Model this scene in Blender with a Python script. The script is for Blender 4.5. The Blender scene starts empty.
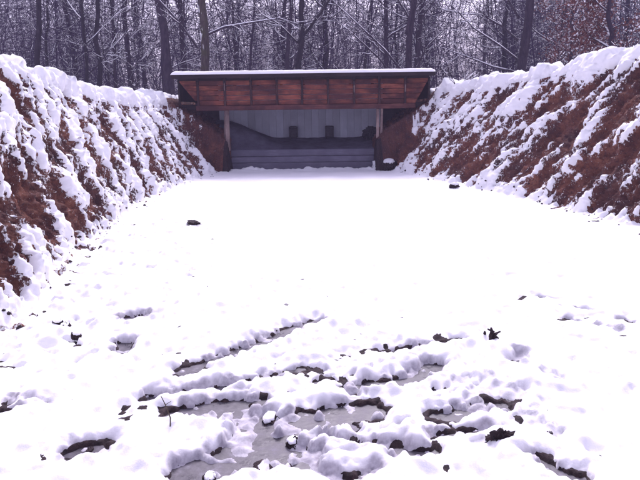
import bpy, math, random
import numpy as np
from mathutils import Vector, Matrix
R = math.radians
rng = np.random.default_rng(7)
random.seed(7)
scene = bpy.context.scene
COL = scene.collection

# ------------------------------------------------------------------ camera
cam_d = bpy.data.cameras.new('camera')
cam_d.lens = 35.0; cam_d.sensor_width = 36.0
cam_d.clip_start = 0.05; cam_d.clip_end = 2000
cam = bpy.data.objects.new('camera', cam_d); COL.objects.link(cam)
cam.location = (0, 0, 1.65)
HAZE = 0.0025
PITCH, ROLL = 11.54, -0.75
cam.rotation_euler = (Matrix.Rotation(R(90 - PITCH), 3, 'X') @ Matrix.Rotation(R(ROLL), 3, 'Z')).to_euler()
scene.camera = cam

# ------------------------------------------------------------------ sky, sun, exposure
SUN_EL, SUN_AZ = 46.0, 6.0          # azimuth clockwise from +Y (the far end of the range)
world = bpy.data.worlds.new('World'); scene.world = world
world.use_nodes = True
wn = world.node_tree; wn.nodes.clear()
sky = wn.nodes.new('ShaderNodeTexSky'); sky.sky_type = 'NISHITA'; sky.sun_disc = False
sky.sun_elevation = R(SUN_EL); sky.sun_rotation = R(SUN_AZ)
sky.air_density = 1.0; sky.dust_density = 4.0; sky.ozone_density = 1.0
hs = wn.nodes.new('ShaderNodeHueSaturation'); hs.inputs['Saturation'].default_value = 0.30
tint = wn.nodes.new('ShaderNodeMix'); tint.data_type = 'RGBA'; tint.blend_type = 'MULTIPLY'
tint.inputs[0].default_value = 1.0
tint.inputs[7].default_value = (0.97, 0.885, 1.16, 1)      # the cold violet cast of the overcast
bg = wn.nodes.new('ShaderNodeBackground'); bg.inputs[1].default_value = 0.10
wo = wn.nodes.new('ShaderNodeOutputWorld')
wn.links.new(sky.outputs[0], hs.inputs['Color']); wn.links.new(hs.outputs[0], tint.inputs[6])
wn.links.new(tint.outputs[2], bg.inputs[0]); wn.links.new(bg.outputs[0], wo.inputs[0])
sd = bpy.data.lights.new('sun', 'SUN'); sd.energy = 1.1; sd.angle = R(18); sd.color = (1.0, 0.96, 1.0)
sun = bpy.data.objects.new('sun', sd); COL.objects.link(sun)
sdir = Vector((math.sin(R(SUN_AZ)) * math.cos(R(SUN_EL)), math.cos(R(SUN_AZ)) * math.cos(R(SUN_EL)), math.sin(R(SUN_EL))))
sun.rotation_euler = sdir.to_track_quat('Z', 'Y').to_euler(); sun.location = sdir * 40
vs = scene.view_settings
vs.view_transform = 'Standard'; vs.look = 'None'; vs.gamma = 1.0; vs.use_curve_mapping = False
vs.exposure = 1.48
scene.cycles.max_bounces = 8; scene.cycles.diffuse_bounces = 4

# ------------------------------------------------------------------ material helpers
def new_mat(name, rough=0.8, spec=0.3):
    m = bpy.data.materials.new(name); m.use_nodes = True
    nt = m.node_tree; b = nt.nodes['Principled BSDF']
    b.inputs['Roughness'].default_value = rough
    b.inputs['Specular IOR Level'].default_value = spec
    return m, nt, b
def N(nt, t, **kw):
    n = nt.nodes.new(t)
    for k, v in kw.items(): setattr(n, k, v)
    return n
def noise(nt, scale, detail=4, rough=0.55, vec=None, stretch=None, dist=0.0):
    tc = N(nt, 'ShaderNodeTexCoord')
    src = tc.outputs['Object'] if vec is None else vec
    if stretch:
        mp = N(nt, 'ShaderNodeMapping'); mp.inputs['Scale'].default_value = stretch
        nt.links.new(src, mp.inputs[0]); src = mp.outputs[0]
    n = N(nt, 'ShaderNodeTexNoise'); n.inputs['Scale'].default_value = scale
    n.inputs['Detail'].default_value = detail; n.inputs['Roughness'].default_value = rough
    n.inputs['Distortion'].default_value = dist
    nt.links.new(src, n.inputs['Vector'])
    return n.outputs[0]
def ramp(nt, fac, stops):
    r = N(nt, 'ShaderNodeValToRGB'); e = r.color_ramp.elements
    while len(e) < len(stops): e.new(0.5)
    for el, (p, c) in zip(e, stops):
        el.position = p; el.color = (*c, 1) if len(c) == 3 else c
    nt.links.new(fac, r.inputs[0]); return r.outputs[0]
def mixc(nt, fac, a, b, mode='MIX'):
    m = N(nt, 'ShaderNodeMix', data_type='RGBA', blend_type=mode)
    for sock, v in ((0, fac), (6, a), (7, b)):
        if hasattr(v, 'is_output'): nt.links.new(v, m.inputs[sock])
        elif sock == 0: m.inputs[0].default_value = v
        else: m.inputs[sock].default_value = (*v, 1)
    return m.outputs[2]
def math_n(nt, op, a, b=None, clamp=False):
    m = N(nt, 'ShaderNodeMath', operation=op, use_clamp=clamp)
    for i, v in enumerate((a, b)):
        if v is None: continue
        if hasattr(v, 'is_output'): nt.links.new(v, m.inputs[i])
        else: m.inputs[i].default_value = v
    return m.outputs[0]
def bump(nt, b, h, strength=0.5, dist=0.02):
    n = N(nt, 'ShaderNodeBump'); n.inputs['Strength'].default_value = strength; n.inputs['Distance'].default_value = dist
    nt.links.new(h, n.inputs['Height']); nt.links.new(n.outputs[0], b.inputs['Normal'])

M = {}
# snow: white, slightly violet where it is wet and trodden ('wet' = compressed slush)
m, nt, b = new_mat('snow', 0.7, 0.25)
at = N(nt, 'ShaderNodeAttribute', attribute_name='wet')
n1 = noise(nt, 25, 5)
fac = math_n(nt, 'MULTIPLY', at.outputs['Fac'], ramp(nt, n1, [(0.25, (0.45,)*3), (0.65, (1,)*3)]), True)
c = mixc(nt, fac, (0.87, 0.865, 0.89), (0.33, 0.305, 0.35))
nt.links.new(c, b.inputs['Base Color']); bump(nt, b, noise(nt, 90, 5, 0.7), 0.35, 0.008)
M['snow'] = m
m, nt, b = new_mat('tree_snow', 0.8, 0.1); b.inputs['Base Color'].default_value = (0.86, 0.855, 0.89, 1)
M['tree_snow'] = m
# earth: red-brown clay with darker wet clumps and stones
m, nt, b = new_mat('earth', 0.85, 0.2)
c = ramp(nt, noise(nt, 3.0, 8, 0.65), [(0.28, (0.045, 0.018, 0.020)), (0.45, (0.13, 0.047, 0.036)), (0.60, (0.24, 0.090, 0.058)), (0.78, (0.31, 0.16, 0.11))])
c = mixc(nt, ramp(nt, noise(nt, 26, 6, 0.7), [(0.50, (0,)*3), (0.68, (.85,)*3)]), c, (0.035, 0.018, 0.022))
c = mixc(nt, ramp(nt, noise(nt, 0.9, 4, 0.6), [(0.40, (.6,)*3), (0.60, (0,)*3)]), c, (0.05, 0.024, 0.028))
c = mixc(nt, ramp(nt, noise(nt, 60, 2, 0.5), [(0.70, (0,)*3), (0.73, (.7,)*3)]), c, (0.30, 0.24, 0.22))
da = N(nt, 'ShaderNodeAttribute', attribute_name='wet')      # a powdering of snow caught on the clods
dn = math_n(nt, 'ADD', noise(nt, 38, 5, 0.7, stretch=(1, 1, .6)), math_n(nt, 'MULTIPLY', da.outputs["Fac"], 0.17))
c = mixc(nt, ramp(nt, dn, [(0.655, (0,)*3), (0.71, (1,)*3)]), c, (0.84, 0.835, 0.86))
nt.links.new(c, b.inputs['Base Color'])
bump(nt, b, noise(nt, 40, 8, 0.7), 1.0, 0.03); M['earth'] = m
m, nt, b = new_mat('dark_earth', 0.8, 0.3)
c = ramp(nt, noise(nt, 30, 6, 0.65), [(0.3, (0.008, 0.005, 0.008)), (0.55, (0.028, 0.014, 0.017)), (0.75, (0.065, 0.038, 0.038))])
nt.links.new(c, b.inputs['Base Color']); bump(nt, b, noise(nt, 70, 6, 0.7), 1.0, 0.01); M['dark_earth'] = m
# grey melt water with floating slush
m, nt, b = new_mat('melt_water', 0.2, 0.22)
n1 = noise(nt, 9, 6, 0.65)
c = ramp(nt, n1, [(0.35, (0.035, 0.031, 0.038)), (0.55, (0.085, 0.076, 0.092)), (0.75, (0.22, 0.205, 0.24))])
nt.links.new(c, b.inputs['Base Color'])
nt.links.new(ramp(nt, n1, [(0.4, (0.25,)*3), (0.7, (0.7,)*3)]), b.inputs['Roughness'])
bump(nt, b, noise(nt, 30, 5, 0.6), 0.35, 0.006); M['melt_water'] = m
m, nt, b = new_mat('sand', 0.9, 0.1)
c = ramp(nt, noise(nt, 2.5, 8, 0.6), [(0.3, (0.075, 0.069, 0.10)), (0.7, (0.15, 0.14, 0.20))])
nt.links.new(c, b.inputs['Base Color']); bump(nt, b, noise(nt, 30, 8, 0.7), 0.8, 0.02); M['sand'] = m
def wood(name, c0, c1, c2, stain=(0.02, 0.012, 0.015), sc=1.0, axis='X', rough=0.75):
    m, nt, b = new_mat(name, rough, 0.25)
    oi = N(nt, 'ShaderNodeObjectInfo')
    tc = N(nt, 'ShaderNodeTexCoord')
    ad = N(nt, 'ShaderNodeVectorMath', operation='ADD')
    sc3 = N(nt, 'ShaderNodeVectorMath', operation='SCALE'); sc3.inputs[0].default_value = (37, 53, 71)
    nt.links.new(oi.outputs['Random'], sc3.inputs['Scale'])
    nt.links.new(tc.outputs['Object'], ad.inputs[0]); nt.links.new(sc3.outputs[0], ad.inputs[1])
    st = {'X': (1, 9, 9), 'Z': (9, 9, 1)}[axis]
    g = noise(nt, 3.0 * sc, 7, 0.65, vec=ad.outputs[0], stretch=st)
    c = ramp(nt, g, [(0.3, c0), (0.52, c1), (0.72, c2)])
    big = noise(nt, 1.6, 4, 0.6, vec=ad.outputs[0])
    c = mixc(nt, ramp(nt, big, [(0.42, (0.85,)*3), (0.62, (0,)*3)]), c, stain)
    v = N(nt, 'ShaderNodeMapRange'); v.inputs[3].default_value = 0.8; v.inputs[4].default_value = 1.15
    nt.links.new(oi.outputs['Random'], v.inputs[0])
    cc = N(nt, 'ShaderNodeVectorMath', operation='SCALE')
    nt.links.new(c, cc.inputs[0]); nt.links.new(v.outputs[0], cc.inputs['Scale'])
    nt.links.new(cc.outputs[0], b.inputs['Base Color']); bump(nt, b, g, 0.5, 0.01)
    M[name] = m
wood('red_board', (0.12, 0.030, 0.023), (0.26, 0.070, 0.042), (0.42, 0.16, 0.080), (0.045, 0.014, 0.016))
wood('red_beam', (0.10, 0.030, 0.028), (0.18, 0.060, 0.050), (0.26, 0.11, 0.085), (0.05, 0.017, 0.02))
wood('dark_beam', (0.010, 0.006, 0.008), (0.026, 0.014, 0.015), (0.05, 0.025, 0.024), (0.010, 0.006, 0.009))
wood('stud', (0.025, 0.010, 0.010), (0.06, 0.024, 0.022), (0.10, 0.05, 0.045), (0.02, 0.01, 0.012), axis='Z')
wood('pale_post', (0.18, 0.125, 0.12), (0.36, 0.26, 0.24), (0.48, 0.37, 0.34), (0.16, 0.11, 0.11), axis='Z')
wood('grey_plank', (0.52, 0.55, 0.68), (0.57, 0.60, 0.73), (0.63, 0.66, 0.78), (0.48, 0.51, 0.63), axis='Z')
wood('sleeper', (0.13, 0.122, 0.175), (0.165, 0.155, 0.215), (0.21, 0.20, 0.27), (0.125, 0.118, 0.17))
m, nt, b = new_mat('roof_felt', 0.85, 0.2)
nt.links.new(ramp(nt, noise(nt, 6, 5), [(0.3, (0.012, 0.012, 0.018)), (0.7, (0.035, 0.033, 0.045))]), b.inputs['Base Color']); M['roof_felt'] = m
m, nt, b = new_mat('target_black', 0.6, 0.3)
nt.links.new(ramp(nt, noise(nt, 12, 5), [(0.3, (0.012, 0.012, 0.018)), (0.7, (0.03, 0.028, 0.038))]), b.inputs['Base Color']); M['target_black'] = m
m, nt, b = new_mat('target_face', 0.8, 0.2)
nt.links.new(ramp(nt, noise(nt, 14, 5), [(0.3, (0.03, 0.028, 0.036)), (0.7, (0.075, 0.07, 0.09))]), b.inputs['Base Color']); M['target_face'] = m
def bark(name, a, b_, c_, moss=False, plaster=False):
    m, nt, b = new_mat(name, 0.9, 0.1)
    c = ramp(nt, noise(nt, 5, 7, 0.65, stretch=(3, 3, 0.7)), [(0.3, a), (0.52, b_), (0.75, c_)])
    geo = N(nt, 'ShaderNodeNewGeometry'); sx = N(nt, 'ShaderNodeSeparateXYZ'); nt.links.new(geo.outputs['True Normal'], sx.inputs[0])
    if moss:
        c = mixc(nt, ramp(nt, noise(nt, 2.2, 5), [(0.5, (0,)*3), (0.68, (0.7,)*3)]), c, (0.05, 0.05, 0.02))
    # snow caught on the upper side of the wood
    s = math_n(nt, 'MULTIPLY', ramp(nt, sx.outputs[2], [(0.45, (0,)*3), (0.65, (1,)*3)]), ramp(nt, noise(nt, 1.7, 3), [(0.50, (0,)*3), (0.55, (1,)*3)]), True)
    if plaster:   # and driven against its windward side
        w = math_n(nt, 'MULTIPLY', ramp(nt, math_n(nt, 'MULTIPLY', sx.outputs[0], -1.0), [(0.25, (0,)*3), (0.6, (1,)*3)]), ramp(nt, noise(nt, 3.2, 5, 0.65, stretch=(1, 1, 0.5)), [(0.555, (0,)*3), (0.60, (1,)*3)]), True)
        s = math_n(nt, 'MAXIMUM', s, w)
    nt.links.new(mixc(nt, s, c, (0.82, 0.82, 0.86)), b.inputs['Base Color'])
    bump(nt, b, noise(nt, 12, 6, 0.7, stretch=(3, 3, 0.5)), 0.8, 0.03); M[name] = m
bark('bark', (0.018, 0.012, 0.024), (0.038, 0.027, 0.042), (0.072, 0.055, 0.070))
bark('bark_moss', (0.026, 0.018, 0.020), (0.06, 0.045, 0.042), (0.10, 0.085, 0.075), moss=True, plaster=True)
bark('bark_dark', (0.010, 0.008, 0.013), (0.022, 0.017, 0.024), (0.042, 0.034, 0.042))
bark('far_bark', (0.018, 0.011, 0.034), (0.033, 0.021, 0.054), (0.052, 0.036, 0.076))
m, nt, b = new_mat('copper_leaf', 0.7, 0.2)
geo = N(nt, 'ShaderNodeNewGeometry')
nt.links.new(ramp(nt, geo.outputs['Random Per Island'], [(0.0, (0.07, 0.022, 0.026)), (0.5, (0.15, 0.05, 0.044)), (0.84, (0.23, 0.09, 0.07)), (0.86, (0.82, 0.81, 0.85))]), b.inputs['Base Color'])
b.inputs['Transmission Weight'].default_value = 0.0; M['copper_leaf'] = m
m, nt, b = new_mat('dead_stem', 0.8, 0.2); b.inputs['Base Color'].default_value = (0.07, 0.055, 0.04, 1); M['dead_stem'] = m

# ------------------------------------------------------------------ object helpers
def link(name, me, mat=None, parent=None, smooth=False):
    if mat is not None and not me.materials: me.materials.append(M[mat])
    own = mat is not None and me.materials[0] != M[mat]
    if smooth: me.polygons.foreach_set('use_smooth', np.ones(len(me.polygons), bool))
    o = bpy.data.objects.new(name, me); COL.objects.link(o)
    if parent is not None: o.parent = parent
    if own: o.material_slots[0].link = 'OBJECT'; o.material_slots[0].material = M[mat]
    return o
def mesh(name, v, f):
    me = bpy.data.meshes.new(name); me.from_pydata([tuple(p) for p in v], [], [tuple(q) for q in f]); me.update(); return me
def mesh_np(name, V, Q):
    """quads from arrays"""
    me = bpy.data.meshes.new(name); V = np.ascontiguousarray(V, np.float32); Q = np.ascontiguousarray(Q, np.int32)
    k = Q.shape[1]
    me.vertices.add(len(V)); me.vertices.foreach_set('co', V.ravel())
    me.loops.add(Q.size); me.loops.foreach_set('vertex_index', Q.ravel())
    me.polygons.add(len(Q)); me.polygons.foreach_set('loop_start', np.arange(0, Q.size, k, dtype=np.int32))
    me.update(calc_edges=True); return me
def tag(o, label=None, cat=None, group=None, kind=None):
    if label: o['label'] = label
    if cat: o['category'] = cat
    if group: o['group'] = group
    if kind: o['kind'] = kind
    return o
def empty(name, loc=(0, 0, 0), rz=0.0):
    o = bpy.data.objects.new(name, None); o.empty_display_size = 0.2; COL.objects.link(o)
    o.location = loc; o.rotation_euler = (0, 0, rz); return o
def box_mesh(name, sx, sy, sz, ch=0.008, jit=0.0):
    """chamfered box centred on the origin; jit wobbles its corners"""
    hx, hy, hz = sx / 2, sy / 2, sz / 2; ch = min(ch, hx * .45, hy * .45, hz * .45)
    v, idx = [], {}
    for i, a in enumerate((-1, 1)):
        for j, b_ in enumerate((-1, 1)):
            for k, c in enumerate((-1, 1)):
                d = np.array([random.uniform(-jit, jit) for _ in range(3)])
                for ax in range(3):
                    p = np.array([a * hx, b_ * hy, c * hz]); q = [a * ch, b_ * ch, c * ch]
                    for o_ in range(3):
                        if o_ != ax: p[o_] -= q[o_]
                    idx[(i, j, k, ax)] = len(v); v.append(p + d)
    f = []
    for i in (0, 1):
        f.append([idx[(i, 0, 0, 0)], idx[(i, 1, 0, 0)], idx[(i, 1, 1, 0)], idx[(i, 0, 1, 0)]][::(1 if i else -1)])
        f.append([idx[(0, i, 0, 1)], idx[(0, i, 1, 1)], idx[(1, i, 1, 1)], idx[(1, i, 0, 1)]][::(1 if i else -1)])
        f.append([idx[(0, 0, i, 2)], idx[(1, 0, i, 2)], idx[(1, 1, i, 2)], idx[(0, 1, i, 2)]][::(1 if i else -1)])
    for i in (0, 1):
        for j in (0, 1):
            for (A, B, C) in ((0, 1, 2), (1, 2, 0), (0, 2, 1)):
                def key(k, ax):
                    t = [0, 0, 0]; t[A] = i; t[B] = j; t[C] = k; return idx[(t[0], t[1], t[2], ax)]
                q = [key(0, A), key(1, A), key(1, B), key(0, B)]
                f.append(q)
            for k in (0, 1):
                f.append([idx[(i, j, k, 0)], idx[(i, j, k, 1)], idx[(i, j, k, 2)]])
    me = mesh(name, v, f)
    import bmesh as bm_
    bm = bm_.new(); bm.from_mesh(me); bm_.ops.recalc_face_normals(bm, faces=bm.faces); bm.to_mesh(me); bm.free()
    return me
def box(name, c, s, mat, parent=None, rot=(0, 0, 0), ch=0.008, jit=0.0):
    o = link(name, box_mesh(name, *s, ch=ch, jit=jit), mat, parent); o.location = c; o.rotation_euler = rot; return o

# ------------------------------------------------------------------ numpy noise
_P = rng.permutation(512).astype(np.int64); _P = np.concatenate([_P, _P, _P])
_A = rng.uniform(0, 2 * np.pi, 512); _GX, _GY = np.cos(_A), np.sin(_A)
def perlin(x, y):
    x = np.asarray(x, float); y = np.asarray(y, float)
    xi = np.floor(x).astype(np.int64); yi = np.floor(y).astype(np.int64); xf = x - xi; yf = y - yi
    xi &= 511; yi &= 511
    u = xf * xf * xf * (xf * (xf * 6 - 15) + 10); v = yf * yf * yf * (yf * (yf * 6 - 15) + 10)
    def g(ix, iy, dx, dy):
        h = _P[_P[ix & 511] + (iy & 511)] & 511
        return _GX[h] * dx + _GY[h] * dy
    a = g(xi, yi, xf, yf); b_ = g(xi + 1, yi, xf - 1, yf); c = g(xi, yi + 1, xf, yf - 1); d = g(xi + 1, yi + 1, xf - 1, yf - 1)
    return ((a * (1 - u) + b_ * u) * (1 - v) + (c * (1 - u) + d * u) * v) * 1.5
def fbm(x, y, o=4, g=0.5, seed=0):
    s = 0; a = 1.0; t = 0
    for i in range(o):
        s = s + a * perlin(x + 17.3 * i + seed * 31.7, y - 11.9 * i + seed * 7.1); t += a
        x = x * 2.03; y = y * 2.03; a *= g
    return s / t
def sst(a, b_, x):
    t = np.clip((x - a) / (b_ - a), 0, 1); return t * t * (3 - 2 * t)

# ------------------------------------------------------------------ the range: floor between two clay banks
KY   = [-6, 2, 5, 8, 10, 12, 16, 18.4, 19.2, 22, 24]
TOEL = [-2.3, -2.3, -2.5, -3.0, -3.2, -3.4, -3.2, -2.85, -2.62, -2.6, -2.6]
CRL  = [-4.4, -4.4, -4.45, -4.5, -4.52, -4.55, -4.6, -4.7, -4.75, -4.75, -4.75]
HL   = [2.8, 2.8, 2.75, 2.57, 2.37, 2.13, 2.03, 2.06, 2.12, 2.15, 2.1]
TOER = [5.2, 5.2, 5.0, 4.6, 4.2, 3.75, 2.6, 1.9, 1.66, 1.66, 1.66]
CRR  = [7.0, 7.0, 6.9, 6.6, 6.2, 5.75, 4.3, 3.75, 3.7, 3.8, 3.8]
HR   = [2.8, 2.8, 2.88, 2.90, 2.80, 2.62, 2.36, 2.32, 2.30, 2.2, 2.1]
def build_rows():
    ys = list(np.arange(-6, 1.8, 0.12)); y = 1.8
    while y < 23.6:
        ys.append(y); y += max(0.012, 0.0039 * y)
    return np.array(ys)
YS = build_rows()
NF, NB, NP = 600, 215, 30
def base_surface():
    tl, cl, hl = (np.interp(YS, KY, a)[:, None] for a in (TOEL, CRL, HL))
    tr, cr, hr = (np.interp(YS, KY, a)[:, None] for a in (TOER, CRR, HR))
    fb = np.linspace(0, 1, NB + 1)[None, :]
    prof = np.interp(fb, [0, .08, .55, .9, 1], [0, .05, .58, .96, 1.0])
    pl = np.linspace(1, 0, NP, endpoint=False)[None, :]
    ff = np.linspace(0, 1, NF)[None, :]
    xs, zs, ts = [], [], []
    xs.append(cl - 1.4 * pl); zs.append(hl - 0.55 * pl ** 2); ts.append(-(1 + pl) + 0 * cl)
    g = fb[:, ::-1][:, :-1]; pg = prof[:, ::-1][:, :-1]
    xs.append(tl + (cl - tl) * g); zs.append(hl * pg); ts.append(-g + 0 * cl)
    xs.append(tl + (tr - tl) * ff); zs.append(0 * tl + 0 * ff); ts.append(0 * tl + 0 * ff)
    g = fb[:, 1:]; pg = prof[:, 1:]
    xs.append(tr + (cr - tr) * g); zs.append(hr * pg); ts.append(g + 0 * cl)
    pr = np.linspace(0, 1, NP + 1)[None, 1:]
    xs.append(cr + 1.4 * pr); zs.append(hr - 0.55 * pr ** 2); ts.append(1 + pr + 0 * cl)
    X = np.concatenate(xs, 1); Z = np.concatenate(zs, 1); T = np.concatenate(ts, 1)
    def smooth(A, k):
        ker = np.hanning(k + 2)[1:-1]; ker /= ker.sum(); p = k // 2
        B = np.pad(A, ((0, 0), (p, p)), mode='edge'); out = np.zeros_like(A)
        for i, w in enumerate(ker): out += w * B[:, i:i + A.shape[1]]
        return out
    Z = smooth(Z, 25)
    Y = np.repeat(YS[:, None], X.shape[1], 1)
    und = sst(18.1, 18.55, Y)                          # steep undercut earth at both ends of the opening
    for sgn, x0 in ((-1, -2.60), (1, 1.60)):
        q = (X - x0) * sgn
        Z = np.maximum(Z, und * np.interp(q, [0, .02, .08, .30, 1.9, 2.2], [0, .30, .84, 1.06, 2.12, 2.12]))
    end = sst(22.3, 23.2, Y); Z = np.maximum(Z, 2.0 * end)
    return X, Y, Z, T
BX, BY, BZ, BT = base_surface()
def grid_normals(X, Y, Z):
    P = np.stack([X, Y, Z], -1); du = np.gradient(P, axis=1); dv = np.gradient(P, axis=0)
    n = np.cross(du, dv); n /= np.linalg.norm(n, axis=-1, keepdims=True) + 1e-9; return n
BN = grid_normals(BX, BY, BZ)
ds = np.sqrt(np.diff(BX, axis=1) ** 2 + np.diff(BZ, axis=1) ** 2)
BS = np.concatenate([np.zeros((len(YS), 1)), np.cumsum(ds, 1)], 1)
c0 = NP + NB                                   # first floor column
BS = BS - BS[:, c0:c0 + 1] + BX[:, c0:c0 + 1]  # arc length, equal to x on the floor
AT = np.abs(BT); LEFT = BT < 0

# wheel ruts, puddles, footprints on the floor: (half width, snow drop, ground drop, lug period, points)
RUTS = [
 (0.068, .17, .12, .085, [(-0.89,3.91),(-0.73,4.1),(-0.51,4.31),(-0.27,4.64),(-0.01,4.88)]),
 (0.036, .17, .11, .10, [(-1.03,3.51),(-0.82,3.56),(-0.5,3.71),(-0.25,3.81),(-0.14,3.91)]),
 (0.040, .17, .11, .11, [(-0.88,3.29),(-0.7,3.39),(-0.46,3.44),(-0.37,3.44)]),
 (0.125, .17, .12, 0, [(-0.66,3.32),(-0.49,3.3),(-0.38,3.2),(-0.36,3.04),(-0.38,2.9),(-0.47,2.78),(-0.6,2.69)]),
 (0.10, .17, .12, 0, [(-0.36,3.01),(-0.26,2.93),(-0.2,2.82),(-0.09,2.81)]),
 (0.11, .17, .12, 0, [(-0.35,3.06),(-0.22,3.08),(-0.11,3.2),(0.06,3.24),(0.26,3.29)]),
 (0.075, .17, .12, 0, [(-0.06,3.1),(0.12,3.13)]),
 (0.030, .17, .11, 0, [(-0.07,2.68),(0.05,2.63),(0.15,2.62),(0.26,2.68)]),
 (0.035, .14, .09, .12, [(0.03,2.95),(0.23,2.93),(0.41,2.88),(0.52,2.82)]),
 (0.045, .15, .09, .09, [(0.5,4.17),(0.65,4.25),(1.02,4.37)]),
 (0.075, .16, .12, .12, [(0.19,3.58),(0.31,3.62),(0.5,3.67),(0.59,3.74),(0.75,3.92)]),
 (0.065, .16, .12, .12, [(0.67,3.21),(0.82,3.27),(1.01,3.34)]),
 (0.025, .14, .09, 0, [(0.58,3.01),(0.74,3.04),(0.88,3.07)]),
 (0.040, .15, .10, 0, [(0.37,2.83),(0.55,2.85)]),
 (0.050, .075, .02, 0, [(1.06,3.35),(1.15,3.49)]),
 (0.050, .075, .02, 0, [(1.13,3.17),(1.2,3.0)]),
 (0.045, .07, .02, 0, [(1.46,3.77),(1.48,3.67)]),
 (0.045, .10, .05, 0, [(1.37,4.06),(1.33,3.97)]),
 (0.040, .16, .11, 0, [(1.05,2.77),(1.1,2.68),(1.18,2.61)]),
 (0.050, .12, .09, 0, [(2.43,4.73),(2.47,4.68)]),
 (0.080, .16, .11, 0, [(-1.64,4.98),(-1.53,5.06)]),
 (0.060, .16, .11, 0, [(-1.45,4.27),(-1.47,4.41)]),
 (0.050, .17, .10, 0, [(-1.27,2.89),(-1.22,2.92),(-1.15,2.93)]),
 (0.030, .14, .08, 0, [(-1.85,3.32),(-1.78,3.34)]),
 (0.025, .12, .08, 0, [(-1.86,3.44),(-1.86,3.49)]),
 (0.014, .10, .03, 0, [(2.04,5.17),(2.33,4.96)]),
 (0.014, .10, .03, 0, [(2.0,4.85),(2.27,4.52)]),
 (0.010, .09, .02, 0, [(-1.79,3.45),(-1.63,3.43)]),
 (0.030, .08, .02, 0, [(2.0,5.44),(2.08,5.35)]),
 (0.050, .12, .03, 0, [(-1.97,9.36),(-1.90,9.40)]),
]
TREADS = [(0.11, .012, .10, [(-0.14,4.17),(0.19,4.54),(0.67,5.01)]), (0.12, .014, .11, [(-0.13,3.79),(0.21,4.14),(0.61,4.48)]),
          (0.10, .008, .12, [(1.44,5.38),(1.86,4.59)]), (0.12, .012, .13, [(0.3,3.35),(0.9,3.75),(1.3,4.5)])]
def poly_dist(X, Y, pts):
    best = np.full(X.shape, 1e9); al = np.zeros(X.shape); acc = 0
    for (ax, ay), (bx, by) in zip(pts[:-1], pts[1:]):
        L = math.hypot(bx - ax, by - ay) + 1e-9; ux, uy = (bx - ax) / L, (by - ay) / L
        t = np.clip((X - ax) * ux + (Y - ay) * uy, 0, L)
        d = np.hypot(X - ax - t * ux, Y - ay - t * uy)
        k = d < best; best = np.where(k, d, best); al = np.where(k, acc + t, al); acc += L
    return best, al
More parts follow.
